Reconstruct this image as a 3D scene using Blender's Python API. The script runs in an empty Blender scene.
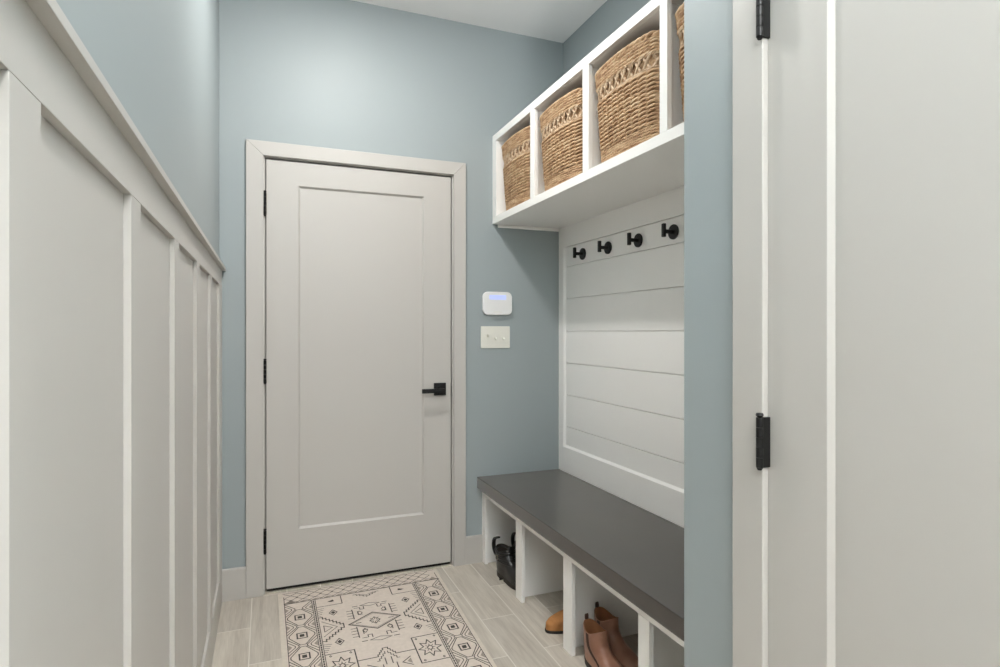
import bpy, bmesh, math, random
from mathutils import Vector, Matrix
C = bpy.context.scene.collection
PI = math.pi
D = 3.0147          # back wall plane (Y)
LX = -0.200         # left wall plane (X)
RX = 0.900          # right corridor wall plane (X)
NX = 1.588          # nook back wall plane (X)
NY = 1.110          # free end of the doorway wall (Y)
NI = 1.020          # near end of the nook behind that wall (Y)
CZ = 2.907          # ceiling height
Y0 = -2.6           # open end of the corridor behind the camera
random.seed(7)

# ------------------------------------------------------------------ materials
def mat(name, col, rough=0.5, metal=0.0, spec=0.5, bump=0.0, bscale=200.0, var=0.0, vscale=6.0, coat=0.0, emit=None, estr=0):
    m = bpy.data.materials.new(name); m.use_nodes = True
    nt = m.node_tree; N = nt.nodes; L = nt.links
    b = N['Principled BSDF']
    b.inputs['Base Color'].default_value = (*col, 1)
    b.inputs['Roughness'].default_value = rough
    b.inputs['Metallic'].default_value = metal
    b.inputs['Specular IOR Level'].default_value = spec
    b.inputs['Coat Weight'].default_value = coat
    tc = N.new('ShaderNodeTexCoord')
    if var > 0:
        n = N.new('ShaderNodeTexNoise'); n.inputs['Scale'].default_value = vscale; n.inputs['Detail'].default_value = 4
        r = N.new('ShaderNodeValToRGB')
        r.color_ramp.elements[0].position = .3; r.color_ramp.elements[1].position = .7
        r.color_ramp.elements[0].color = (*[c*(1-var) for c in col], 1)
        r.color_ramp.elements[1].color = (*[min(1, c*(1+var)) for c in col], 1)
        L.new(tc.outputs['Object'], n.inputs['Vector']); L.new(n.outputs['Fac'], r.inputs['Fac'])
        L.new(r.outputs['Color'], b.inputs['Base Color'])
    if bump > 0:
        n2 = N.new('ShaderNodeTexNoise'); n2.inputs['Scale'].default_value = bscale; n2.inputs['Detail'].default_value = 3
        bp = N.new('ShaderNodeBump'); bp.inputs['Strength'].default_value = bump; bp.inputs['Distance'].default_value = .002
        L.new(tc.outputs['Object'], n2.inputs['Vector']); L.new(n2.outputs['Fac'], bp.inputs['Height'])
        L.new(bp.outputs['Normal'], b.inputs['Normal'])
    if emit:
        b.inputs['Emission Color'].default_value = (*emit, 1); b.inputs['Emission Strength'].default_value = estr
    return m

M = {}
M['teal']  = mat('teal_wall_paint', (.328, .372, .382), .50, bump=.06, bscale=260)
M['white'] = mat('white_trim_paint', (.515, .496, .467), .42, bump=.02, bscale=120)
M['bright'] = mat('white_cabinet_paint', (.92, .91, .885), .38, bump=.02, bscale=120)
M['ceil']  = mat('ceiling_paint', (.88, .88, .88), .9, bump=.08, bscale=300)
M['black'] = mat('matte_black_metal', (.006, .006, .006), .42, metal=.0, spec=.4)
M['hole']  = mat('dark_gap_shade', (.012, .011, .010), .8)  # near-black colour stands in for shade in gaps and behind doors
M['bench'] = mat('charcoal_stained_bench_top', (.034, .030, .025), .20, spec=.7, var=.10, vscale=3.0, bump=.03, bscale=60)
_b = M['bench'].node_tree.nodes['Principled BSDF']; _b.inputs['Sheen Weight'].default_value = .8; _b.inputs['Sheen Roughness'].default_value = .3; _b.inputs['Sheen Tint'].default_value = (1, .95, .9, 1)
M['plastic'] = mat('white_plastic', (.82, .82, .82), .35)
M['plate'] = mat('almond_plastic', (.78, .77, .70), .35)
M['screen'] = mat('blue_backlit_screen', (.35, .40, .65), .3, emit=(.50, .58, 1.0), estr=.5)
M['screw'] = mat('steel_screw', (.45, .45, .43), .35, metal=1)
M['lamp']  = mat('lamp_diffuser', (.9, .9, .9), .5, emit=(1, .96, .90), estr=6)
M['dark']  = mat('dark_lining', (.03, .022, .016), .9)

def leather(name, c1, c2, rough, bump, vscale=14, coat=0):
    m = mat(name, c1, rough, bump=bump, bscale=420, coat=coat)
    nt = m.node_tree; N = nt.nodes; L = nt.links; b = N['Principled BSDF']
    tc = N['Texture Coordinate']
    n = N.new('ShaderNodeTexNoise'); n.inputs['Scale'].default_value = vscale; n.inputs['Detail'].default_value = 5
    r = N.new('ShaderNodeValToRGB'); r.color_ramp.elements[0].position = .35; r.color_ramp.elements[1].position = .68
    r.color_ramp.elements[0].color = (*c1, 1); r.color_ramp.elements[1].color = (*c2, 1)
    L.new(tc.outputs['Object'], n.inputs['Vector']); L.new(n.outputs['Fac'], r.inputs['Fac']); L.new(r.outputs['Color'], b.inputs['Base Color'])
    return m
M['brown'] = leather('brown_leather', (.27, .125, .078), (.42, .22, .145), .36, .10)
M['tan']   = leather('tan_suede', (.36, .155, .045), (.46, .21, .07), .85, .35, 30)
M['blackl'] = leather('black_leather', (.008, .008, .008), (.018, .017, .016), .28, .12, coat=.2)
M['lining'] = leather('tan_leather_lining', (.30, .12, .05), (.42, .19, .085), .7, .05)
M['sole']  = mat('dark_rubber_sole', (.018, .014, .012), .6)
M['elastic'] = mat('dark_brown_elastic', (.07, .035, .025), .8, bump=.3, bscale=500)
M['buckle'] = mat('aged_metal_buckle', (.45, .38, .28), .35, metal=1)
M['pale']  = mat('dark_brown_welt', (.035, .028, .022), .6)

def wicker(name, c1, c2, c3):
    m = mat(name, c2, .62, bump=.25, bscale=350)
    nt = m.node_tree; N = nt.nodes; L = nt.links; b = N['Principled BSDF']; tc = N['Texture Coordinate']
    n = N.new('ShaderNodeTexNoise'); n.inputs['Scale'].default_value = 34; n.inputs['Detail'].default_value = 5
    mp = N.new('ShaderNodeMapping'); mp.inputs['Scale'].default_value = (.6, .6, 2.2)
    r = N.new('ShaderNodeValToRGB'); e = r.color_ramp.elements
    e[0].position = .3; e[0].color = (*c1, 1); e[1].position = .72; e[1].color = (*c3, 1)
    x = e.new(.5); x.color = (*c2, 1)
    L.new(tc.outputs['Object'], mp.inputs['Vector']); L.new(mp.outputs['Vector'], n.inputs['Vector'])
    L.new(n.outputs['Fac'], r.inputs['Fac']); L.new(r.outputs['Color'], b.inputs['Base Color'])
    return m
M['wicker'] = wicker('honey_wicker', (.33, .185, .095), (.54, .355, .205), (.70, .52, .335))
M['wickerp'] = wicker('pale_wicker', (.40, .27, .16), (.58, .42, .28), (.68, .54, .38))

# wood-look plank tile, seams parallel to the corridor
def floor_mat():
    m = bpy.data.materials.new('wood_look_tile'); m.use_nodes = True
    nt = m.node_tree; N = nt.nodes; L = nt.links; b = N['Principled BSDF']
    tc = N.new('ShaderNodeTexCoord'); sx = N.new('ShaderNodeSeparateXYZ'); L.new(tc.outputs['Object'], sx.inputs[0])
    def math_(op, a, bb):
        n = N.new('ShaderNodeMath'); n.operation = op
        for i, v in enumerate((a, bb)):
            if isinstance(v, (int, float)): n.inputs[i].default_value = v
            else: L.new(v, n.inputs[i])
        return n.outputs[0]
    px = math_('ADD', math_('SUBTRACT', sx.outputs['X'], 1.0215), 0.1545*20)   # plank rows
    py = math_('ADD', sx.outputs['Y'], 6.0-2.4)
    cb = N.new('ShaderNodeCombineXYZ'); L.new(py, cb.inputs[0]); L.new(px, cb.inputs[1])
    br = N.new('ShaderNodeTexBrick'); L.new(cb.outputs[0], br.inputs['Vector'])
    br.offset = .5; br.offset_frequency = 2; br.squash = 1
    br.inputs['Scale'].default_value = 1; br.inputs['Mortar Size'].default_value = .0022; br.inputs['Mortar Smooth'].default_value = .1
    br.inputs['Brick Width'].default_value = .6; br.inputs['Row Height'].default_value = .1545
    br.inputs['Bias'].default_value = 0
    br.inputs['Color1'].default_value = (0, 0, 0, 1); br.inputs['Color2'].default_value = (1, 1, 1, 1); br.inputs['Mortar'].default_value = (.5, .5, .5, 1)
    # a different piece of grain on every tile
    off = N.new('ShaderNodeVectorMath'); off.operation = 'MULTIPLY_ADD'
    L.new(br.outputs['Color'], off.inputs[0]); off.inputs[1].default_value = (7.3, 3.1, 5.7); L.new(tc.outputs['Object'], off.inputs[2])
    mp = N.new('ShaderNodeMapping'); mp.inputs['Scale'].default_value = (13, 1.3, 1); L.new(off.outputs[0], mp.inputs['Vector'])
    n1 = N.new('ShaderNodeTexNoise'); n1.inputs['Scale'].default_value = 1.2; n1.inputs['Detail'].default_value = 7; n1.inputs['Distortion'].default_value = 1.3
    L.new(mp.outputs[0], n1.inputs['Vector'])
    mp2 = N.new('ShaderNodeMapping'); mp2.inputs['Scale'].default_value = (60, 3.5, 1); L.new(off.outputs[0], mp2.inputs['Vector'])
    n2 = N.new('ShaderNodeTexNoise'); n2.inputs['Scale'].default_value = 3.0; n2.inputs['Detail'].default_value = 5
    L.new(mp2.outputs[0], n2.inputs['Vector'])
    mixf = math_('ADD', math_('MULTIPLY', n1.outputs['Fac'], .65), math_('MULTIPLY', n2.outputs['Fac'], .35))
    r = N.new('ShaderNodeValToRGB'); e = r.color_ramp.elements
    e[0].position = .34; e[0].color = (.44, .395, .34, 1); e[1].position = .66; e[1].color = (.64, .595, .525, 1)
    L.new(mixf, r.inputs['Fac'])
    tone = N.new('ShaderNodeMix'); tone.data_type = 'RGBA'; tone.blend_type = 'MULTIPLY'; tone.inputs['Factor'].default_value = 1
    r2 = N.new('ShaderNodeValToRGB'); r2.color_ramp.elements[0].color = (.88, .87, .86, 1); r2.color_ramp.elements[1].color = (1.08, 1.07, 1.05, 1)
    L.new(br.outputs['Color'], r2.inputs['Fac'])
    L.new(r.outputs['Color'], tone.inputs['A']); L.new(r2.outputs['Color'], tone.inputs['B'])
    mx = N.new('ShaderNodeMix'); mx.data_type = 'RGBA'
    L.new(br.outputs['Fac'], mx.inputs['Factor']); L.new(tone.outputs['Result'], mx.inputs['A']); mx.inputs['B'].default_value = (.70, .665, .60, 1)
    L.new(mx.outputs['Result'], b.inputs['Base Color'])
    b.inputs['Roughness'].default_value = .45
    bp = N.new('ShaderNodeBump'); bp.inputs['Strength'].default_value = .25; bp.inputs['Distance'].default_value = .002; bp.invert = True
    L.new(br.outputs['Fac'], bp.inputs['Height']); L.new(bp.outputs['Normal'], b.inputs['Normal'])
    return m
M['floor'] = floor_mat()

def fabric(name, col):
    return mat(name, col, .95, spec=.1, bump=.5, bscale=900, var=.05, vscale=60)
M['rug'] = fabric('cream_flatweave', (.68, .60, .53))
M['rugline'] = fabric('charcoal_yarn', (.085, .075, .068))
M['rugmid'] = fabric('taupe_yarn', (.35, .30, .26))
M['rugedge'] = fabric('pale_binding', (.66, .60, .52))

# ------------------------------------------------------------------ mesh helpers
def add_box(bm, x0, x1, y0, y1, z0, z1, mi=0):
    v = [bm.verts.new((x, y, z)) for x in (x0, x1) for y in (y0, y1) for z in (z0, z1)]
    for q in ((0, 1, 3, 2), (4, 6, 7, 5), (0, 4, 5, 1), (2, 3, 7, 6), (0, 2, 6, 4), (1, 5, 7, 3)):
        f = bm.faces.new([v[i] for i in q]); f.material_index = mi
    return v

def add_prism(bm, pts, axis, a, b, mi=0):
    """closed polygon pts (2-D) extruded along axis from a to b"""
    def P(p, t):
        return {'x': (t, p[0], p[1]), 'y': (p[0], t, p[1]), 'z': (p[0], p[1], t)}[axis]
    A = [bm.verts.new(P(p, a)) for p in pts]; B = [bm.verts.new(P(p, b)) for p in pts]
    n = len(pts)
    fs = [bm.faces.new(A), bm.faces.new(B[::-1])]
    for i in range(n):
        fs.append(bm.faces.new((A[i], B[i], B[(i+1) % n], A[(i+1) % n])))
    for f in fs: f.material_index = mi

def add_cyl(bm, p0, p1, r, n=20, r2=None, mi=0):
    p0, p1 = Vector(p0), Vector(p1); r2 = r if r2 is None else r2
    d = (p1-p0).normalized(); u = d.orthogonal().normalized(); w = d.cross(u)
    A = [bm.verts.new(p0+(u*math.cos(2*PI*i/n)+w*math.sin(2*PI*i/n))*r) for i in range(n)]
    B = [bm.verts.new(p1+(u*math.cos(2*PI*i/n)+w*math.sin(2*PI*i/n))*r2) for i in range(n)]
    fs = [bm.faces.new(A), bm.faces.new(B[::-1])]
    for i in range(n): fs.append(bm.faces.new((A[i], B[i], B[(i+1) % n], A[(i+1) % n])))
    for f in fs: f.material_index = mi

def add_tube(bm, pts, r, n=6, closed=False, smooth=True):
    rings = []; m = len(pts); up = Vector((0, 0, 1))
    for i, p in enumerate(pts):
        a = pts[(i-1) % m] if (closed or i > 0) else p
        b = pts[(i+1) % m] if (closed or i < m-1) else p
        t = (Vector(b)-Vector(a)).normalized()
        s = t.cross(up)
        if s.length < 1e-4: s = t.cross(Vector((0, 1, 0)))
        s.normalize(); w = s.cross(t)
        rr = r[i] if isinstance(r, (list, tuple)) else r
        rings.append([bm.verts.new(Vector(p)+(s*math.cos(2*PI*k/n)+w*math.sin(2*PI*k/n))*rr) for k in range(n)])
    for i in range(m if closed else m-1):
        A, B = rings[i], rings[(i+1) % m]
        for k in range(n):
            f = bm.faces.new((A[k], A[(k+1) % n], B[(k+1) % n], B[k])); f.smooth = smooth
    if not closed:
        bm.faces.new(rings[0]); bm.faces.new(rings[-1][::-1])

def obj(name, bm, m, parent=None, bevel=0, seg=2, smooth=False, weld=False, sub=0, loc=None):
    bmesh.ops.recalc_face_normals(bm, faces=bm.faces)
    me = bpy.data.meshes.new(name); bm.to_mesh(me); bm.free()
    for mm in (m if isinstance(m, (list, tuple)) else [m]): me.materials.append(M[mm])
    o = bpy.data.objects.new(name, me); C.objects.link(o)
    if parent: o.parent = parent
    if loc: o.location = loc
    if smooth:
        for p in me.polygons: p.use_smooth = True
    if sub:
        s = o.modifiers.new('sub', 'SUBSURF'); s.levels = sub; s.render_levels = sub
    if bevel:
        b = o.modifiers.new('bevel', 'BEVEL'); b.width = bevel; b.segments = seg; b.limit_method = 'ANGLE'; b.angle_limit = math.radians(40)
        b.harden_normals = True
        for p in me.polygons: p.use_smooth = True
        try: me.set_sharp_from_angle(angle=math.radians(40))
        except Exception: pass
    return o

def struct(name, bm, m, parent=None, **k):
    o = obj(name, bm, m, parent, **k)
    if parent is None: o['kind'] = 'structure'
    return o

def tag(o, label, cat, group=None):
    o['label'] = label; o['category'] = cat
    if group: o['group'] = group
    return o

def thing(name, label, cat, loc=(0, 0, 0), rz=0, group=None):
    o = bpy.data.objects.new(name, None); C.objects.link(o); o.empty_display_size = .05
    o.location = loc; o.rotation_euler = (0, 0, rz)
    return tag(o, label, cat, group)

def dup(root, loc, rz, label):
    r = root.copy(); C.objects.link(r); r.location = loc; r.rotation_euler = (0, 0, rz); r['label'] = label
    def rec(src, dst):
        for ch in src.children:
            c = ch.copy(); C.objects.link(c); c.parent = dst; rec(ch, c)
    rec(root, r)
    return r

def B(*boxes):
    bm = bmesh.new()
    for b in boxes: add_box(bm, *b)
    return bm

# ------------------------------------------------------------------ setting
struct('floor', B((LX-.1, NX+.1, Y0, D+.14, -.05, 0)), 'floor')
struct('ceiling', B((LX-.1, NX+.1, Y0, D+.14, CZ, CZ+.05)), 'ceil')
struct('wall_left', B((LX-.1, LX, Y0, D+.12, 0, CZ)), 'teal')
# back wall with the door opening
OX0, OX1, OZ = -.012, .930, 2.086
struct('wall_back', B((LX, OX0, D, D+.12, 0, CZ), (OX1, NX, D, D+.12, 0, CZ), (OX0, OX1, D, D+.12, OZ, CZ)), 'teal')
struct('wall_nook', B((NX, NX+.1, NI-.1, D+.12, 0, CZ)), 'teal')
# right corridor wall (door opening from Y=.095 to .868), its corner wraps to the nook
DY0, DY1 = .092, .868
struct('wall_right', B((RX, RX+.12, DY1+.012, NY, 0, CZ), (RX+.12, NX, NI-.1, NI, 0, CZ), (RX, RX+.12, Y0, DY0-.012, 0, CZ),
                       (RX, RX+.12, DY0-.012, DY1+.012, 2.086, CZ)), 'teal')

# door slab with one recessed, bevelled panel; local frame: u across, w = outward depth, z up
def door_slab(bm, W, z0, z1, t, pu0, pu1, pz0, pz1, bev, dep, P):
    def V(u, w, z): return bm.verts.new(P(u, w, z))
    o = [V(0, 0, z0), V(W, 0, z0), V(W, 0, z1), V(0, 0, z1)]
    i = [V(pu0, 0, pz0), V(pu1, 0, pz0), V(pu1, 0, pz1), V(pu0, 0, pz1)]
    p = [V(pu0+bev, -dep, pz0+bev), V(pu1-bev, -dep, pz0+bev), V(pu1-bev, -dep, pz1-bev), V(pu0+bev, -dep, pz1-bev)]
    k = [V(0, -t, z0), V(W, -t, z0), V(W, -t, z1), V(0, -t, z1)]
    for a in range(4):
        b = (a+1) % 4
        bm.faces.new((o[a], o[b], i[b], i[a])); bm.faces.new((i[a], i[b], p[b], p[a])); bm.faces.new((o[a], k[a], k[b], o[b]))
    bm.faces.new(p); bm.faces.new(k[::-1])

def hinge_bm(P, z, h=.108, leaf=True):
    bm = bmesh.new()
    n = 5
    for q in range(n):
        a = z-h/2+h*q/n+.0006; b = z-h/2+h*(q+1)/n-.0006
        add_cyl(bm, P(0, .006, a), P(0, .006, b), .0068, 14)
    add_cyl(bm, P(0, .006, z+h/2), P(0, .006, z+h/2+.004), .0045, 12, .0075)
    add_cyl(bm, P(0, .006, z+h/2+.004), P(0, .006, z+h/2+.008), .0075, 12, .006)
    add_cyl(bm, P(0, .006, z-h/2), P(0, .006, z-h/2-.005), .0062, 12, .004)
    return bm

# --- door 1 : back wall
d1x = .002
PB = lambda u, w, z: (d1x+u, D-w, z)
bm = bmesh.new(); door_slab(bm, .914, .0225, 2.070, .040, .145, .768, .292, 1.956, .009, .010, PB)
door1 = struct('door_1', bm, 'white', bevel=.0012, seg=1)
for z in (1.856, 1.058, .251):
    obj('hinge', hinge_bm(lambda u, w, zz: (d1x-.0055+u, D-w, zz), z), 'black', door1)
# lever handle: square rose, neck and flat lever
bm = bmesh.new(); add_box(bm,   .8220, .8870, D-.011, D, .913, .978)
rose = obj('door_handle', bm, 'black', door1, bevel=.002)
bm = bmesh.new(); add_cyl(bm, (.8545, D-.011, .9455), (.8545, D-.046, .9455), .010, 18)
obj('neck', bm, 'black', rose)
bm = bmesh.new(); add_box(bm, .7465, .868, D-.058, D-.045, .930, .953)
obj('lever', bm, 'black', rose, bevel=.0025)
obj('threshold_gap_shade', B((d1x+.003, d1x+.911, D+.006, D+.034, .010, .0225)), 'hole', door1)  # near-black strip painting the shade in the gap under the door
# jamb + stop behind the door gap
bm = bmesh.new()
JX0, JX1, JZ = -.0035, .9225, 2.0785
add_box(bm, OX0, JX0, D+.0, D+.12, 0, OZ); add_box(bm, JX1, OX1, D, D+.12, 0, OZ); add_box(bm, JX0, JX1, D, D+.12, JZ, OZ)
add_box(bm, JX0, JX0+.012, D+.042, D+.07, 0, JZ); add_box(bm, JX1-.012, JX1, D+.042, D+.07, 0, JZ); add_box(bm, JX0, JX1, D+.042, D+.07, JZ-.012, JZ)
struct('trim_1', bm, 'white')
bm = B((JX1-.0012, JX1+.0005, D-.001, D+.02, .90, .96)); struct('trim_2', bm, 'screw')
struct('trim_3', B((JX0, JX1, D+.0, D+.12, 0, .007)), 'floor')
# near-black sheet painting the dark behind the opening
struct('wall_beyond_door', B((OX0-.02, OX1+.02, D+.121, D+.14, 0, OZ+.02)), 'hole')

# mitred casing
def casing_bm(P, a0, a1, b0, b1, zi, zo, t):
    """two legs + head with mitres; a0<a1 are outer edges, b0<b1 inner edges"""
    bm = bmesh.new()
    for poly in ([(a0, 0), (b0, 0), (b0, zi), (a0, zo)], [(b1, 0), (a1, 0), (a1, zo), (b1, zi)], [(a0, zo), (b0, zi), (b1, zi), (a1, zo)]):
        A = [bm.verts.new(P(u, 0, z)) for u, z in poly]; F = [bm.verts.new(P(u, t, z)) for u, z in poly]
        bm.faces.new(A); bm.faces.new(F[::-1])
        for i in range(4): bm.faces.new((A[i], F[i], F[(i+1) % 4], A[(i+1) % 4]))
    return bm
struct('trim_4', casing_bm(lambda u, w, z: (u, D-w, z), -.0870, .9955, -.0105, .9285, 2.082, 2.1500, .018), 'white', bevel=.0025)

# --- door 2 : right wall, beside the camera (hinged on the far side)
PR = lambda u, w, z: (RX-w, DY1-u, z)
bm = bmesh.new(); door_slab(bm, .7725, .012, 2.070, .040, .131, .642, .292, 1.956, .0095, .009, PR)
door2 = struct('door_2', bm, 'white', bevel=.0012, seg=1)
for z in (1.863, 1.039, .245):
    bm = hinge_bm(lambda u, w, zz: (RX-.016-w, DY1-.004-u, zz), z, .096)
    add_box(bm, RX-.0185, RX+.002, DY1-.0085, DY1-.0005, z-.048, z+.048)
    obj('hinge', bm, 'black', door2)
bm = bmesh.new()
add_box(bm, RX, RX+.12, DY1+.003, DY1+.012, 0, 2.086); add_box(bm, RX, RX+.12, DY0-.012, DY0-.0, 0, 2.086); add_box(bm, RX, RX+.12, DY0-.0, DY1+.003, 2.0745, 2.086)
add_box(bm, RX+.042, RX+.06, DY1-.009, DY1+.003, 0, 2.0745); add_box(bm, RX+.042, RX+.06, DY0, DY0+.012, 0, 2.0745)
struct('trim_5', bm, 'white')
struct('trim_6', casing_bm(lambda u, w, z: (RX-w, u, z), DY0-.094, .9435, DY0-.006, DY1-.004, 2.080, 2.166, .015), 'white', bevel=.0025)
struct('wall_beyond_closet', B((RX+.121, RX+.14, DY0-.02, DY1+.02, 0, 2.1)), 'hole')  # near-black sheet, the dark behind this door put into its colour

# baseboards
BH = .147
def base_prof(t): return [(0, 0), (t, 0), (t, BH-.004), (t-.004, BH), (0, BH)]
bm = bmesh.new(); add_prism(bm, [(D-p[0], p[1]) for p in base_prof(.014)], 'x', LX, -.0870)
struct('baseboard_back', bm, 'white')
bm = bmesh.new(); add_prism(bm, [(D-p[0], p[1]) for p in base_prof(.014)], 'x', .9955, 1.0905)
struct('baseboard_nook', bm, 'white')
bm = bmesh.new(); add_prism(bm, [(RX-p[0], p[1]) for p in base_prof(.014)], 'y', .9435, NY)
struct('baseboard_right', bm, 'white')

# --- wainscot on the left wall: flat panel, bottom rail, battens, top rail, ledge
BT = .012
bm = bmesh.new()
add_box(bm, LX, LX+BT, Y0, D, 1.458, 1.5305)                # top rail
add_box(bm, LX, LX+.0015, Y0, D, 0, 1.458)                 # flat painted panel
ys = [.575+.4545*k for k in range(-7, 6)]
for y in ys:
    if y+.071 < D: add_box(bm, LX, LX+BT, y, y+.071, .150, 1.458)
add_box(bm, LX, LX+BT, D-.071, D, .150, 1.458)
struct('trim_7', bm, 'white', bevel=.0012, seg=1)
bm = bmesh.new(); add_prism(bm, [(LX, 0), (LX+.012, 0), (LX+.012, .144), (LX+.009, .150), (LX, .150)], 'y', Y0, D-.014)
struct('baseboard_left', bm, 'white')
bm = bmesh.new(); add_box(bm, LX, LX+.028, Y0, D, 1.5305, 1.5445)
struct('trim_8', bm, 'white', bevel=.001, seg=1)

# --- shiplap on the nook's back wall
SB = .372+.085
bm = bmesh.new()
add_box(bm, 1.581, NX, NI, D, .40, 1.836)                   # backing
X1 = 1.560
def board(y0, y1, z0, z1, x0): add_box(bm, x0, 1.582, y0, y1, z0, z1)
seams = [.604, .7155, .894, 1.0725, 1.252, 1.4325, 1.612, 1.7225]
for a, b_ in zip(seams[:-1], seams[1:]): board(NI, D-.05, a+.0016, b_-.0016, 1.5705)
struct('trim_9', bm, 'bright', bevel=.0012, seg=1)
bm = bmesh.new()
add_box(bm, X1, 1.580, 2.958, D, .462, 1.836)
add_box(bm, X1, 1.580, NI, 2.958, 1.7225, 1.836)
add_box(bm, X1, 1.580, NI, 2.958, .462, .600)
add_box(bm, X1, 1.580, NI, NI+.055, .600, 1.7225)
# sloping inner edges
add_prism(bm, [(X1, 2.958), (1.571, 2.942), (1.580, 2.942), (1.580, 2.958)], 'z', .600, 1.7225)
add_prism(bm, [(X1, .600), (1.571, .612), (1.580, .612), (1.580, .600)], 'y', NI+.055, 2.958)
struct('trim_10', bm, 'bright')

# ------------------------------------------------------------------ cubby shelf
sX, st, sb = 1.153, 2.3185, 1.8360
it, ib = 2.280, 1.873
shelf = thing('cubby_shelf', 'white wall-hung cubby shelf with four open bays holding wicker baskets', 'shelf', (1.37, 2.05, sb))
def part(name, bm, m, parent, **k):
    bmesh.ops.translate(bm, verts=bm.verts, vec=-Vector(parent.location))
    return obj(name, bm, m, parent, **k)
stiles = [(2.959, D-.001), (2.473, 2.518), (1.980, 2.026), (1.502, 1.540), (NI+.001, NI+.035)]
part('top_panel', B((sX+.018, NX-.001, NI+.001, D-.001, it, it+.018)), 'bright', shelf)
part('bottom_panel', B((sX+.018, NX-.001, NI+.001, D-.001, sb+.0005, ib)), 'bright', shelf)
part('back_panel', B((NX-.013, NX-.001, NI+.001, D-.001, ib, it)), 'bright', shelf)
for a, b_ in stiles:
    c = (a+b_)/2
    y0, y1 = c-.001, c+.018
    if a > 2.9: y0, y1 = a, b_
    if a < 1.3: y0, y1 = a, b_-.01
    part('divider' if 1.3 < a < 2.9 else 'end_panel', B((sX+.018, NX-.013, y0, y1, ib, it)), 'bright', shelf)
bm = bmesh.new()
add_box(bm, sX, sX+.018, NI+.001, D-.001, it, st); add_box(bm, sX, sX+.018, NI+.001, D-.001, sb, ib)
for a, b_ in stiles: add_box(bm, sX, sX+.018, a, b_, ib, it)
part('face_frame', bm, 'bright', shelf, bevel=.001, seg=1)
part('wall_cleat', B((sX+.03, NX-.03, D-.013, D-.001, sb-.016, sb)), 'bright', shelf, bevel=.002)

# ------------------------------------------------------------------ bench with shoe bays
bX, bt, bb = 1.063, .4623, .4005
fX = bX+.029
bench = thing('shoe_bench', 'white built-in bench base with four open shoe bays standing on the floor', 'bench', (1.33, 2.05, 0))
bst = [(2.965, D-.001), (2.480, 2.548), (2.003, 2.072), (1.510, 1.568), (NI+.001, NI+.05)]
bm = bmesh.new()
add_box(bm, fX, fX+.018, NI+.001, D-.001, .361, bb-.0005)
for a, b_ in bst: add_box(bm, fX, fX+.018, a, b_, 0, .361)
part('face_frame', bm, 'bright', bench, bevel=.0012, seg=1)
for a, b_ in bst:
    c = (a+b_)/2; y0, y1 = b_-.021, b_-.003
    if a > 2.9: y0, y1 = a+.01, b_
    if a < 1.3: y0, y1 = a, b_-.01
    part('divider' if 1.3 < a < 2.9 else 'end_panel', B((fX+.018, NX-.013, y0, y1, .003, bb-.0005)), 'bright', bench)
part('back_panel', B((NX-.013, NX-.001, NI+.001, D-.001, .003, bb-.0005)), 'bright', bench)
bm = B((bX, 1.5595, NI+.001, D-.001, bb, bt))
o = obj('bench_top', bm, 'bench', bevel=.003)
tag(o, 'thick charcoal bench top lying on the white shoe bench', 'bench top')

# ------------------------------------------------------------------ coat hooks
hook = thing('coat_hook', 'black coat hook on white shiplap nearest the teal back wall', 'hook', (1.5705, 2.752, 1.662), 0, 'black coat hooks under the cubby shelf')
bm = bmesh.new(); add_cyl(bm, (0, 0, 0), (-.008, 0, 0), .0310, 40); obj('base_plate', bm, 'black', hook, bevel=.0015)
bm = bmesh.new(); add_cyl(bm, (-.008, 0, 0), (-.048, 0, 0), .0085, 20); obj('peg', bm, 'black', hook)
bm = bmesh.new(); add_box(bm, -.059, -.045, -.0075, .0075, -.0235, .0315); obj('upright_bar', bm, 'black', hook, bevel=.002)
for y, l in ((2.502, 'black coat hook on white shiplap, second from the teal back wall'),
             (2.248, 'black coat hook on white shiplap, third from the teal back wall'),
             (2.000, 'black coat hook on white shiplap farthest from the teal back wall')):
    dup(hook, (1.5705, y, 1.662), 0, l)

# ------------------------------------------------------------------ alarm keypad and switch plate
def rounded(w, h, r, n=8):
    P = []
    for cx, cz, a0 in ((w/2-r, h/2-r, 0), (-w/2+r, h/2-r, PI/2), (-w/2+r, -h/2+r, PI), (w/2-r, -h/2+r, 1.5*PI)):
        for i in range(n+1):
            a = a0+PI/2*i/n; P.append((cx+r*math.cos(a), cz+r*math.sin(a)))
    return P
kp = thing('alarm_keypad', 'white rounded alarm keypad with a blue lit screen on the teal wall', 'keypad', (1.1765, D, 1.4025))
bm = bmesh.new(); add_prism(bm, rounded(.158, .115, .024), 'y', -.004, 0); obj('back_plate', bm, 'plastic', kp)
bm = bmesh.new(); add_prism(bm, rounded(.172, .126, .030), 'y', -.022, -.004); kb = obj('housing', bm, 'plastic', kp, bevel=.005, seg=3)
bm = bmesh.new(); add_prism(bm, [(x, z+.033) for x, z in rounded(.098, .024, .005)], 'y', -.0230, -.0215); obj('screen', bm, 'screen', kp)
bm = bmesh.new(); add_prism(bm, [(x, z-.047) for x, z in rounded(.05, .003, .0014, 3)], 'y', -.0226, -.0215); obj('status_light', bm, 'plate', kp)
sw = thing('light_switch', 'almond three-gang toggle switch plate below the alarm keypad', 'switch', (1.170, D, 1.218))
bm = bmesh.new(); add_prism(bm, rounded(.170, .120, .004, 3), 'y', -.006, 0); pl = obj('plate', bm, 'plate', sw, bevel=.002)
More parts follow.
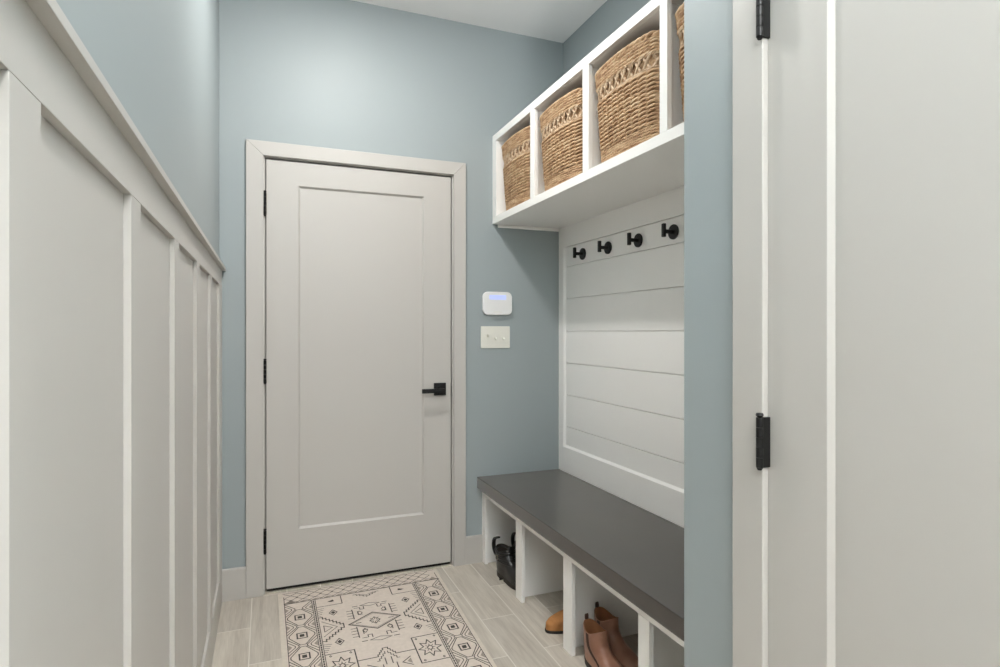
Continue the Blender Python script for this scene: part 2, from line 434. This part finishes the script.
for k, up in zip((-1, 0, 1), (1, -1, -1)):
    x = .046*k
    bm = bmesh.new()
    add_box(bm, x-.0055, x+.0055, -.0075, -.006, -.0125, .0125); obj('switch_slot', bm, 'plate', sw)
    bm = bmesh.new()
    zc = .005*up
    v = [(-.006, zc-.006), (-.021, zc+.009*up-.0045), (-.021, zc+.009*up+.0045), (-.006, zc+.006)]
    add_prism(bm, v, 'x', x-.0055, x+.0055); obj('toggle', bm, 'plate', sw, bevel=.001)
    for s in (-1, 1):
        bm = bmesh.new(); add_cyl(bm, (x, -.006, .030*s), (x, -.0072, .030*s), .0032, 12); obj('screw', bm, 'plate', sw)

# ------------------------------------------------------------------ wicker baskets
def superpath(wx, wy, r, n):
    """n points spaced evenly round a rounded rectangle, with outward normals"""
    hx, hy = wx/2-r, wy/2-r
    seg = [('l', (wx/2, -hy), (wx/2, hy)), ('a', (hx, hy), 0), ('l', (hx, wy/2), (-hx, wy/2)), ('a', (-hx, hy), PI/2),
           ('l', (-wx/2, hy), (-wx/2, -hy)), ('a', (-hx, -hy), PI), ('l', (-hx, -wy/2), (hx, -wy/2)), ('a', (hx, -hy), 1.5*PI)]
    lens = [(math.dist(s[1], s[2]) if s[0] == 'l' else r*PI/2) for s in seg]; T = sum(lens); out = []
    for i in range(n):
        t = T*i/n
        for s, l in zip(seg, lens):
            if t <= l: break
            t -= l
        f = t/l
        if s[0] == 'l':
            p = (s[1][0]+(s[2][0]-s[1][0])*f, s[1][1]+(s[2][1]-s[1][1])*f)
            dx, dy = s[2][0]-s[1][0], s[2][1]-s[1][1]; q = math.hypot(dx, dy); nn = (dy/q, -dx/q)
        else:
            a = s[2]+PI/2*f; p = (s[1][0]+r*math.cos(a), s[1][1]+r*math.sin(a)); nn = (math.cos(a), math.sin(a))
        out.append((p[0]*(1+.13*(1-(2*p[1]/wy)**2)), p[1], nn[0], nn[1]))   # long sides bow outward
    return out

BW, BL, BHt = .332, .398, .357
def bsize(z):
    k = z/BHt
    s = .036*(1-k)**1.0
    return BW-s, BL-s*1.05, .044-.004*(1-k)
def sag(p, z):   # the rim sits a little lower toward the ends
    return z
NS = 34
def rows(bm, z0, z1, n, rad, amp, sub=4, ns=NS, lift=.0030):
    """twined weave: every row is a pair of rods twisting round the upright stakes"""
    for i in range(n):
        z = z0+(z1-z0)*(i+.5)/n
        wx, wy, r = bsize(z)
        path = superpath(wx, wy, r, ns*sub)
        j = random.random()*6
        for q in (0, 1):
            pts = []
            for k, (x, y, nx, ny) in enumerate(path):
                ph = PI*k/sub+PI*q
                o_ = amp*math.cos(ph)
                dz = .0010*math.sin(k*.13+j)+lift*math.sin(ph)
                pts.append((x+nx*o_, y+ny*o_, z+dz))
            add_tube(bm, pts, rad, 6, closed=True)

def make_basket(label):
    t = thing('wicker_basket', label, 'basket', (0, 0, 0), 0, 'wicker baskets in the cubby shelf')
    bm = bmesh.new(); rows(bm, .060, .242, 13, .0044, .0066, lift=.0034); obj('woven_body', bm, 'wicker', t)
    bm = bmesh.new(); rows(bm, .005, .060, 6, .0038, .0046, ns=58, lift=.0026); obj('base_band', bm, 'wicker', t)
    bm = bmesh.new(); rows(bm, .292, .346, 5, .0042, .0048, ns=58, lift=.0028)
    obj('rim_band', bm, 'wicker', t)
    # rolled rim, two twisted rods
    bm = bmesh.new()
    for q in range(2):
        wx, wy, r = bsize(.352); path = superpath(wx, wy, r, 240); pts = []
        for k, (x, y, nx, ny) in enumerate(path):
            a = k/240*2*PI*26+q*PI
            pts.append((x+nx*.005*math.cos(a), y+ny*.005*math.cos(a), .352+.005*math.sin(a)))
        add_tube(bm, pts, .0062, 6, closed=True)
    obj('rolled_rim', bm, 'wicker', t)
    # open band of crossed splints between body and rim
    bm = bmesh.new()
    wx, wy, r = bsize(.242); lo = superpath(wx, wy, r, 2*NS); wx, wy, r = bsize(.292); hi = superpath(wx, wy, r, 2*NS)
    for k in range(0, 2*NS, 2):
        for s in (-1, 1):
            a = lo[k]; b_ = hi[(k+s*2) % (2*NS)]
            m_ = [(a[0]+(b_[0]-a[0])*f+a[2]*(.0018*s), a[1]+(b_[1]-a[1])*f+a[3]*(.0018*s), .238+.060*f) for f in (0, .33, .66, 1)]
            add_tube(bm, m_, .0050, 6)
    rows(bm, .240, .246, 1, .0040, .0036); rows(bm, .289, .295, 1, .0040, .0036)
    obj('lattice_band', bm, 'wickerp', t)
    # inside of the weave and floor of the basket
    bm = bmesh.new(); rings = []
    for z in (.004, .10, .239, .295, .345):
        wx, wy, r = bsize(z); rings.append([bm.verts.new((x, y, z)) for x, y, _, _ in superpath(wx-.014, wy-.014, r-.007, 64)])
    for A_, B_ in zip(rings[:-1], rings[1:]):
        for k in range(64): bm.faces.new((A_[k], A_[(k+1) % 64], B_[(k+1) % 64], B_[k]))
    bm.faces.new(rings[0])
    obj('inner_weave', bm, 'wicker', t, smooth=True)
    return t
bay = [(2.518, 2.959), (2.026, 2.473), (1.540, 1.980), (1.154, 1.502)]
labs = ['wicker basket in the cubby bay against the teal back wall',
        'wicker basket in the second cubby bay from the back wall',
        'wicker basket in the third cubby bay from the back wall',
        'wicker basket in the nearest cubby bay, mostly hidden behind the doorway wall']
bk = make_basket(labs[0])
ctr = [2.744, 2.276, 1.786, 1.308]
bx_ = 1.180+BW/2
bk.location = (bx_, ctr[0], ib+.0012)
for y, l in zip(ctr[1:], labs[1:]): dup(bk, (bx_, y, ib+.0012), 0, l)

# ------------------------------------------------------------------ rug
TL, TR, BL_, BR_ = (.052, 2.982), (.840, 3.000), (.058, 2.035), (.811, 2.040)
RW, RV = .77, .96
RLEN = 1.60
def rp(u, v):
    a, b_ = u/RW, v/RV
    x = (1-b_)*((1-a)*TL[0]+a*TR[0])+b_*((1-a)*BL_[0]+a*BR_[0])
    y = (1-b_)*((1-a)*TL[1]+a*TR[1])+b_*((1-a)*BL_[1]+a*BR_[1])
    return x, y
rb = bmesh.new()
RZ = .005
def quad(pts, z, mi):
    vs = [rb.verts.new((*rp(u, v), z)) for u, v in pts]
    f = rb.faces.new(vs); f.material_index = mi
def line(u0, v0, u1, v1, w=.0042, mi=1, z=None):
    d = math.hypot(u1-u0, v1-v0)
    if d < 1e-6: return
    nx, ny = -(v1-v0)/d*w/2, (u1-u0)/d*w/2; ex, ey = (u1-u0)/d*w/2, (v1-v0)/d*w/2
    quad([(u0-ex+nx, v0-ey+ny), (u1+ex+nx, v1+ey+ny), (u1+ex-nx, v1+ey-ny), (u0-ex-nx, v0-ey-ny)], z or RZ+.0004, mi)
def poly(P, close=True, w=.0042, mi=1):
    for i in range(len(P) if close else len(P)-1): line(*P[i], *P[(i+1) % len(P)], w=w, mi=mi)
def fill(P, mi=1, z=RZ+.0003): quad(P, z, mi)
def diamond(u, v, a, b_, **k): poly([(u-a, v), (u, v-b_), (u+a, v), (u, v+b_)], **k)
def sq(u, v, a, **k): poly([(u-a, v-a), (u+a, v-a), (u+a, v+a), (u-a, v+a)], **k)
def stepped(P, n, s, w=.0042):
    """zig-zag stair line from P[0] to P[1]"""
    (u0, v0), (u1, v1) = P; pts = [(u0, v0)]
    for i in range(n):
        a = (i+1)/n; pu = pts[-1][0]; nu, nv = u0+(u1-u0)*a, v0+(v1-v0)*a
        pts += ([(nu, pts[-1][1]), (nu, nv)] if s else [(pu, nv), (nu, nv)])
    poly(pts, close=False, w=w)
CU = .382
# cloth body + binding (a thin slab with slightly rounded edges)
NU, NV = 8, 24
g = [[rb.verts.new((*rp(.757*i/NU, RLEN*j/NV), RZ)) for i in range(NU+1)] for j in range(NV+1)]
g0 = [[rb.verts.new((*rp(.757*i/NU, RLEN*j/NV), .0006)) for i in range(NU+1)] for j in range(NV+1)]
for j in range(NV):
    for i in range(NU):
        rb.faces.new((g[j][i], g[j][i+1], g[j+1][i+1], g[j+1][i])); rb.faces.new((g0[j][i], g0[j+1][i], g0[j+1][i+1], g0[j][i+1]))
    for i in (0, NU): rb.faces.new((g[j][i], g[j+1][i], g0[j+1][i], g0[j][i]))
for i in range(NU):
    for j in (0, NV): rb.faces.new((g[j][i], g[j][i+1], g0[j][i+1], g0[j][i]))
for m_ in (0, 1):
    f = (lambda u: u) if not m_ else (lambda u: .764-u)
    e0, e1 = (0, .020) if not m_ else (.743, .757)
    fill([(e0, 0), (e1, 0), (e1, RLEN), (e0, RLEN)], 3, RZ+.0003)
    line(f(.025), .05, f(.025), RLEN, .003)
    # double rule with a dotted stripe
    line(f(.141), .135, f(.141), RLEN, .003); line(f(.156), .135, f(.156), RLEN, .003)
    v = .14
    while v < RLEN:
        line(f(.1485), v, f(.1485), v+.009, .006); v += .018
    # side border: concentric lozenges joined at their points
    for k in range(-1, 9):
        v = .28+.168*k
        if k >= 0:
            hx = .050
            poly([(f(.083-hx), v-.008), (f(.083-.010), v-.076), (f(.083+.010), v-.076), (f(.083+hx), v-.008), (f(.083+hx), v+.008), (f(.083+.010), v+.076), (f(.083-.010), v+.076), (f(.083-hx), v+.008)], w=.0038)
            poly([(f(.083-.019), v-.022), (f(.083+.019), v-.022), (f(.083+.019), v+.022), (f(.083-.019), v+.022)], w=.0058)
            fill([(f(.083-.009), v-.011), (f(.083+.009), v-.011), (f(.083+.009), v+.011), (f(.083-.009), v+.011)])
        for s, e in ((.027, 1), (.139, -1)):
            c = v+.084
            if c < .16 or c > RLEN-.1: continue
            for q, ww in ((.040, .0038), (.026, .0034)):
                poly([(f(s), c-q*1.55), (f(s+e*q), c-.006), (f(s+e*q), c+.006), (f(s), c+q*1.55)], close=False, w=ww)
            fill([(f(s), c-.022), (f(s+e*.015), c), (f(s+e*.0151), c), (f(s), c+.022)], 2)
# top border: lattice of flat lozenges
line(.022, .012, .742, .012, .003); line(.025, .128, .742, .128, .005)
for k in range(14):
    u = .055+.052*k
    if u > .72: break
    for q in (0, 1):
        a0, b0 = u-.030, u+.030
        line(a0, .018, b0, .070, .003); line(b0, .018, a0, .070, .003); line(a0, .070, b0, .122, .003); line(b0, .070, a0, .122, .003)
    fill([(u-.020, .126), (u, .110), (u+.020, .126), (u, .1261)], 2)
fill([(.028, .128), (.052, .092), (.076, .128), (.052, .1281)], 2)
fill([(.692, .128), (.716, .092), (.740, .128), (.716, .1281)], 2)
# field
def field(v0, s):
    V = lambda v: v0+s*v
    for m_ in (0, 1):
        f = (lambda u: u) if not m_ else (lambda u: .764-u)
        poly([(f(.160), V(.215)), (f(.268), V(.215)), (f(.268), V(.135))], close=False)
        fill([(f(.205), V(.175)), (f(.232), V(.160)), (f(.236), V(.180)), (f(.222), V(.182))])
        for vv in (.292, .557):
            diamond(f(.221), V(vv), .017, .026, w=.004); fill([(f(.211), V(vv)), (f(.221), V(vv-.014)), (f(.231), V(vv)), (f(.221), V(vv+.014))])
        # serrated triangle pointing at the centre
        for sg in (-1, 1):
            n = 7
            for i in range(n):
                u0 = .252-.092*i/n; u1 = .252-.092*(i+1)/n; va = .428+sg*.105*i/n; vb = .428+sg*.105*(i+1)/n
                poly([(f(u0), V(va)), (f((u0+u1)/2+.006), V((va+vb)/2+sg*.012)), (f(u1), V(vb))], close=False, w=.005)
            line(f(.225), V(.428), f(.166), V(.428+sg*.068), .003)
        poly([(f(.205), V(.428)), (f(.172), V(.400)), (f(.172), V(.456))], w=.0034)
        for i in range(5): line(f(.160), V(.240+.018*i), f(.185-.004*i), V(.236+.018*i), .003); line(f(.160), V(.560+.014*i), f(.188-.005*i), V(.566+.014*i), .003)
        # combs and hooks round the medallion
        for vv, sg in ((.345, -1), (.510, 1)):
            line(f(.300), V(vv-.045), f(.300), V(vv+.045), .0045)
            for i in range(4): line(f(.276), V(vv-.036+.024*i), f(.300), V(vv-.036+.024*i), .004)
            poly([(f(.322), V(vv+.020*sg)), (f(.322), V(vv-.012*sg)), (f(.340), V(vv-.012*sg))], close=False, w=.0045)
            diamond(f(.330), V(vv-.004), .010, .018, w=.0035)
            poly([(f(.312), V(vv+.055*sg)), (f(.335), V(vv+.055*sg)), (f(.335), V(vv+.036*sg)), (f(.352), V(vv+.036*sg)), (f(.352), V(vv+.060*sg))], close=False, w=.004)
        # square with an eight-petal star
        poly([(f(.160), V(.640)), (f(.268), V(.640)), (f(.268), V(.728)), (f(.340), V(.728))], close=False, w=.0048)
        poly([(f(.268), V(.728)), (f(.268), V(.835)), (f(.160), V(.835))], close=False, w=.0048)
        cu, cv = .212, .738
        for i in range(8):
            a = PI/4*i
            if i % 2 == 0: continue
        P = []
        for i in range(16):
            a = 2*PI*i/16; rr = (.046 if i % 2 == 0 else .026)
            P.append((f(cu+rr*math.cos(a)), V(cv+rr*1.35*math.sin(a))))
        poly(P, w=.0045); diamond(f(cu), V(cv), .012, .018, w=.004)
        for i in range(8):
            a = 2*PI*i/8; line(f(cu+.012*math.cos(a)), V(cv+.016*math.sin(a)), f(cu+.020*math.cos(a)), V(cv+.027*math.sin(a)), .003)
        for (du, dv) in ((.176, .656), (.252, .656), (.176, .820), (.252, .820)): diamond(f(du), V(dv), .004, .006, w=.003)
        # stepped medallion that starts the next repeat
        stepped([(f(.340), V(.728)), (f(.372), V(.672))], 4, True); line(f(.372), V(.672), f(.383), V(.672), .0045)
        stepped([(f(.340), V(.760)), (f(.376), V(.700))], 4, True, .0036)
        poly([(f(.300), V(.770)), (f(.335), V(.800)), (f(.300), V(.830))], close=False); fill([(f(.300), V(.780)), (f(.318), V(.800)), (f(.3181), V(.800)), (f(.300), V(.820))], 2)
        line(f(.356), V(.790), f(.356), V(.850), .004); line(f(.370), V(.745), f(.370), V(.790), .004)
    diamond(CU, V(.432), .110, .076, w=.0062); diamond(CU, V(.432), .098, .066, w=.0024)
    diamond(CU, V(.432), .022, .030, w=.0036)
    for i in range(8):
        a = 2*PI*i/8; line(CU+.008*math.cos(a), V(.432+.010*math.sin(a)), CU+.024*math.cos(a), V(.432+.03*math.sin(a)), .003)
    for s_ in (-1, 1): line(CU+s_*.060, V(.432), CU+s_*.078, V(.432), .005)
    for vv in (.272, .592): diamond(CU, V(vv), .044, .016, w=.0035); line(CU-.075, V(vv), CU-.056, V(vv), .005); line(CU+.056, V(vv), CU+.075, V(vv), .005)
    stepped([(CU-.058, V(.150)), (CU, V(.190))], 4, True); stepped([(CU+.058, V(.150)), (CU, V(.190))], 4, True)
    poly([(CU-.036, V(.150)), (CU, V(.170)), (CU+.036, V(.150))], close=False, w=.003)
field(0, 1)
rug = obj('runner_rug', rb, ['rug', 'rugline', 'rugmid', 'rugedge'])
tag(rug, 'cream runner rug with charcoal tribal diamonds lying before the white door', 'rug')

# ------------------------------------------------------------------ boots
def interp(T, z):
    for (a, va), (b_, vb) in zip(T[:-1], T[1:]):
        if z <= b_:
            f = max(0, (z-a)/(b_-a)); f2 = f
            return va+(vb-va)*f2
    return T[-1][1]
def boot_shape(L, H, front, back, wfoot, wank, slouch=0):
    """returns S(z, th) -> point on the upper; heel at x=0, toe at +x"""
    def S(z, th, inset=0):
        xf = interp(front, z)-inset; xb = interp(back, z)+inset
        s = .5+.5*math.cos(th); x = xb+(xf-xb)*s
        k = min(1, max(0, (z-.045)/.055)); k = k*k*(3-2*k)
        g_ = x/L
        foot = interp(wfoot, g_)
        w = foot*(1-k)+wank*k
        sn = math.sin(th); y = (w-inset)*math.copysign(abs(sn)**(.78*(1-k)+.92*k), sn)
        zz = max(0, min(1, (.09-z)/.07))
        y += -.010*math.sin(PI*max(0, min(1, (g_-.3)/.9)))*zz*slouch
        return Vector((x, y, z))
    return S
def topz(H, dip, th, frontrise=0):
    s = math.sin(th)
    return H-dip*(s*s)**1.5+frontrise*max(0, math.cos(th))
def upper_bm(S, H, dip, fr, z0=.020, n=44, rows_=46):
    bm = bmesh.new(); rings = []
    for i in range(rows_+1):
        t = (i/rows_)**1.25
        rings.append([bm.verts.new(S(z0+t*(topz(H, dip, 2*PI*k/n, fr)-z0), 2*PI*k/n)) for k in range(n)])
    for A_, B_ in zip(rings[:-1], rings[1:]):
        for k in range(n): bm.faces.new((A_[k], A_[(k+1) % n], B_[(k+1) % n], B_[k]))
    bm.faces.new(rings[0])
    # rolled top edge
    e = [bm.verts.new(S(topz(H, dip, 2*PI*k/n, fr)+.0005, 2*PI*k/n, .003)) for k in range(n)]
    for k in range(n): bm.faces.new((rings[-1][k], rings[-1][(k+1) % n], e[(k+1) % n], e[k]))
    return bm
def lining_bm(S, H, dip, fr, n=44):
    bm = bmesh.new(); rings = []
    for i in range(15):
        t = 1-i/14
        rings.append([bm.verts.new(S(.055+t*(topz(H, dip, 2*PI*k/n, fr)+.0003-.055), 2*PI*k/n, .0032)) for k in range(n)])
    for A_, B_ in zip(rings[:-1], rings[1:]):
        for k in range(n): bm.faces.new((A_[k], A_[(k+1) % n], B_[(k+1) % n], B_[k]))
    bm.faces.new(rings[-1]); return bm
def outline_slab(bm, S, z0, z1, grow, x0=-9, x1=9, n=60, zs=.022):
    P = []
    for k in range(n):
        p = S(zs, 2*PI*k/n); q = S(zs, 2*PI*k/n, -grow); P.append((min(x1, max(x0, q.x)), q.y))
    Q = [P[0]]
    for p in P[1:]:
        if math.dist(p, Q[-1]) > 1e-5: Q.append(p)
    add_prism(bm, Q, 'z', z0, z1)
def strip_on(bm, S, th0, th1, za, zb, off, n=10, m=10):
    """patch lying on the upper between two angles and two heights"""
    g_ = [[bm.verts.new(S((za(t) if callable(za) else za)+j/m*((zb(t) if callable(zb) else zb)-(za(t) if callable(za) else za)), th, -off)) for j in range(m+1)]
          for t, th in [(i/n, th0+(th1-th0)*i/n) for i in range(n+1)]]
    h_ = [[bm.verts.new(v.co+(Vector((interp([(0, 0), (1, 0)], 0), 0, 0)) if False else Vector((0, 0, 0)))) for v in r] for r in g_]
    for i in range(n):
        for j in range(m): bm.faces.new((g_[i][j], g_[i+1][j], g_[i+1][j+1], g_[i][j+1]))

def chelsea(label, up, loc, rz, cat='boot', group=None, H=.157, lo=0, puff=0, name='ankle_boot'):
    L = .268
    front = [(.020, L), (.034, L-.002), (.046, L-.014), (.056, L-.040), (.064, L-.072), (.074, L-.105), (.088, L-.128), (.105, .124), (.125, .117), (H+.02, .118)]
    front = [(z+(puff if z > .03 else 0), x) for z, x in front]
    back = [(.020, .004), (.045, -.003), (.07, -.001), (.10, .007), (.13, .006), (H+.02, .002)]
    wf = [(-.1, .027), (0, .029), (.15, .032), (.4, .031), (.7, .043), (.85, .041), (1.1, .031)]
    S = boot_shape(L, H, front, back, wf, .038)
    t = thing(name, label, cat, loc, rz, group)
    dip = .020
    obj('upper', upper_bm(S, H, dip, .002), up, t, smooth=True)
    obj('lining', lining_bm(S, H, dip, .002), 'lining', t, smooth=True)
    bm = bmesh.new(); outline_slab(bm, S, .012, .0205, .003); obj('welt_sole', bm, 'sole', t, bevel=.0015)
    bm = bmesh.new(); outline_slab(bm, S, lo, .012, .0015, x1=.072); obj('heel', bm, 'sole', t)
    bm = bmesh.new(); outline_slab(bm, S, lo, .012, .001, x0=.105); obj('forefoot_sole', bm, 'sole', t)
    # side elastic and its stitching
    for s in (-1, 1):
        bm = bmesh.new(); strip_on(bm, S, s*math.radians(97), s*math.radians(80), lambda q: .040+.03*abs(q-.5), lambda q: H-dip-.0005+.0006, .0009)
        obj('side_seam', bm, 'elastic', t, smooth=True)
    # pull tab at the heel
    bm = bmesh.new(); pb = S(H, PI)
    pts = [(pb.x-.0025, H-.018), (pb.x-.0040, H), (pb.x-.0045, H+.015), (pb.x-.001, H+.020), (pb.x+.0030, H+.014), (pb.x+.0035, H-.004), (pb.x+.0035, H-.016),
           (pb.x+.0015, H-.016), (pb.x+.0015, H-.004), (pb.x+.001, H+.012), (pb.x-.001, H+.0165), (pb.x-.0028, H+.012), (pb.x-.0022, H), (pb.x-.0005, H-.018)]
    add_prism(bm, pts, 'y', -.0065, .0065); obj('pull_tab', bm, 'elastic', t)
    return t
b1 = chelsea('brown leather ankle boot at the open front of its bay, nearer the rug', 'brown', (1.135, 1.966, 0), math.radians(-86), group='brown ankle boots in the third shoe bay')
b2 = dup(b1, (1.222, 2.035, 0), math.radians(-84), 'brown leather ankle boot standing deeper in the bay, behind the front brown boot')
tn = chelsea('tan suede boot whose toe peeks out from behind the bench divider', 'tan', (1.350, 2.205, -.0085), PI, H=.17, lo=.0087, puff=.012)

def lace_boot(label, loc, rz):
    L, H = .285, .150
    front = [(.020, L), (.040, L-.002), (.056, L-.014), (.066, L-.045), (.076, L-.085), (.090, L-.125), (.108, .135), (.130, .122), (H+.02, .120)]
    back = [(.020, .004), (.045, -.004), (.07, -.002), (.10, .008), (.13, .007), (H+.02, .000)]
    wf = [(-.1, .033), (0, .035), (.15, .039), (.4, .037), (.7, .051), (.85, .049), (1.1, .040)]
    S = boot_shape(L, H, front, back, wf, .042)
    t = thing('lace_up_boot', label, 'boot', loc, rz, 'black boots in the shoe bay by the back wall')
    obj('upper', upper_bm(S, H, .012, .006), 'blackl', t, smooth=True)
    obj('lining', lining_bm(S, H, .012, .006), 'dark', t, smooth=True)
    bm = bmesh.new(); outline_slab(bm, S, .013, .0205, .004); obj('welt', bm, 'pale', t, bevel=.0015)
    bm = bmesh.new(); outline_slab(bm, S, 0, .013, .003, x1=.085); outline_slab(bm, S, 0, .013, .003, x0=.105); obj('lug_sole', bm, 'sole', t)
    # padded collar and ankle straps
    for z, r_ in ((H-.012, .0062), (H-.042, .0048), (H-.060, .0042)):
        bm = bmesh.new(); add_tube(bm, [S(z-(.010*math.sin(th)**2 if z > H-.02 else 0), th, -.001) for th in [2*PI*k/40 for k in range(40)]], r_, 8, closed=True)
        obj('collar_pad' if z > H-.02 else 'ankle_strap', bm, 'blackl', t)
    # heel counter
    bm = bmesh.new(); strip_on(bm, S, PI-1.15, PI+1.15, .0215, lambda q: .078+.012*math.sin(PI*q), .0016, 18, 8); obj('heel_counter', bm, 'blackl', t, smooth=True)
    # buckle on the outer side
    for s in (-1, 1):
        bm = bmesh.new(); c = S(H-.042, s*1.75, -.006)
        add_tube(bm, [c+Vector((dx, s*.002, dz)) for dx, dz in ((-.009, -.010), (.009, -.010), (.009, .010), (-.009, .010))], .0016, 6, closed=True); obj('buckle', bm, 'buckle', t)
    # big pull loop leaning back from the heel
    bm = bmesh.new(); pb = S(H-.01, PI)
    P_ = []
    for k in range(22):
        a = PI*(k/21)*1.12-.25; P_.append((pb.x+.004-.052*max(0, math.sin(a))**.8-.010*(k/21), 0, H-.018-.048*math.cos(a)))
    P_ = [Vector(p) for p in P_]
    prev = None
    for i, p in enumerate(P_):
        tdir = (P_[min(i+1, 21)]-P_[max(i-1, 0)]).normalized(); nn = Vector((-tdir.z, 0, tdir.x))
        ring = [bm.verts.new(p+nn*a+Vector((0, b_, 0))) for a, b_ in ((-.0035, -.010), (.0035, -.010), (.0035, .010), (-.0035, .010))]
        if prev:
            for q in range(4): bm.faces.new((prev[q], prev[(q+1) % 4], ring[(q+1) % 4], ring[q]))
        else: bm.faces.new(ring)
        prev = ring
    bm.faces.new(prev[::-1]); obj('pull_loop', bm, 'blackl', t)
    # laces and tongue
    bm = bmesh.new()
    for k in range(5):
        z = .094+.012*k; x = interp(front, z)-.002
        add_tube(bm, [(x-.012, -.020, z), (x+.004, 0, z+.006), (x-.012, .020, z+.004)], .0022, 6)
        add_tube(bm, [(x-.012, .020, z), (x+.004, 0, z+.007), (x-.012, -.020, z+.004)], .0022, 6)
    add_tube(bm, [(.118, 0, H+.004), (.125, .012, H+.022), (.138, .020, H+.010), (.136, .006, H+.002)], .0022, 6)
    add_tube(bm, [(.118, 0, H+.004), (.122, -.012, H+.026), (.136, -.022, H+.014), (.140, -.014, H-.01)], .0022, 6)
    obj('laces', bm, 'blackl', t)
    bm = bmesh.new(); add_prism(bm, [(.095, H-.04), (.112, H-.04), (.128, H+.018), (.122, H+.024), (.108, H+.012)], 'y', -.018, .018); obj('tongue', bm, 'blackl', t, bevel=.003)
    return t
k1 = lace_boot('black leather boot at the front of the shoe bay nearest the back wall', (1.122, 2.842, 0), math.radians(-79))
k2 = dup(k1, (1.240, 2.868, 0), math.radians(-80), 'black leather boot deeper in the bay nearest the back wall, behind its twin')

# ------------------------------------------------------------------ lights
def downlight(y, p, label, root=None, x=.36):
    la = bpy.data.lights.new('downlight', 'AREA'); la.shape = 'DISK'; la.size = .11; la.energy = p; la.color = (1, .975, .945)
    lo = bpy.data.objects.new('downlight', la); C.objects.link(lo); lo.location = (x, y, CZ-.012)
    t = thing('ceiling_light', label, 'ceiling light', (x, y, CZ))
    bm = bmesh.new()
    n = 40
    for i in range(n):
        pass
    prof = [(.060, -.004), (.085, -.006), (.092, 0), (.060, 0)]
    R = [[bm.verts.new((r*math.cos(2*PI*i/n), r*math.sin(2*PI*i/n), z)) for r, z in prof] for i in range(n)]
    for i in range(n):
        for q in range(4): bm.faces.new((R[i][q], R[(i+1) % n][q], R[(i+1) % n][(q+1) % 4], R[i][(q+1) % 4]))
    obj('trim_ring', bm, 'plastic', t, smooth=True)
    bm = bmesh.new(); add_cyl(bm, (0, 0, -.003), (0, 0, -.001), .0595, 32); obj('diffuser', bm, 'lamp', t)
downlight(2.10, 18.5, 'round recessed ceiling light over the corridor between door and bench')
downlight(-1.5, 16, 'round recessed ceiling light at the open end of the corridor')

# unseen fill added behind the camera, bounced off the ceiling like a photographer's flash
fl = bpy.data.lights.new('bounce_fill', 'AREA'); fl.shape = 'DISK'; fl.size = .25; fl.energy = 150; fl.color = (1, .985, .97)
fo = bpy.data.objects.new('bounce_fill', fl); C.objects.link(fo); fo.location = (.36, -.95, 1.95); fo.rotation_euler = (PI, 0, 0)

w = bpy.data.worlds.new('World'); bpy.context.scene.world = w; w.use_nodes = True
bg = w.node_tree.nodes['Background']; bg.inputs['Color'].default_value = (.97, .985, 1.0, 1); bg.inputs['Strength'].default_value = 1.2

# ------------------------------------------------------------------ camera
cam = bpy.data.cameras.new('camera'); co = bpy.data.objects.new('camera', cam); C.objects.link(co)
cam.sensor_width = 36; cam.lens = 36*589.2/1000; cam.shift_y = -.00255; cam.clip_start = .02
co.location = (0, 0, 1.2522); co.rotation_euler = (PI/2, 0, -math.radians(21.675))
sc = bpy.context.scene; sc.camera = co
sc.view_settings.view_transform = 'Standard'; sc.view_settings.look = 'None'; sc.view_settings.gamma = 1; sc.view_settings.use_curve_mapping = False
sc.view_settings.exposure = 0.19
sc.cycles.max_bounces = 10; sc.cycles.diffuse_bounces = 8
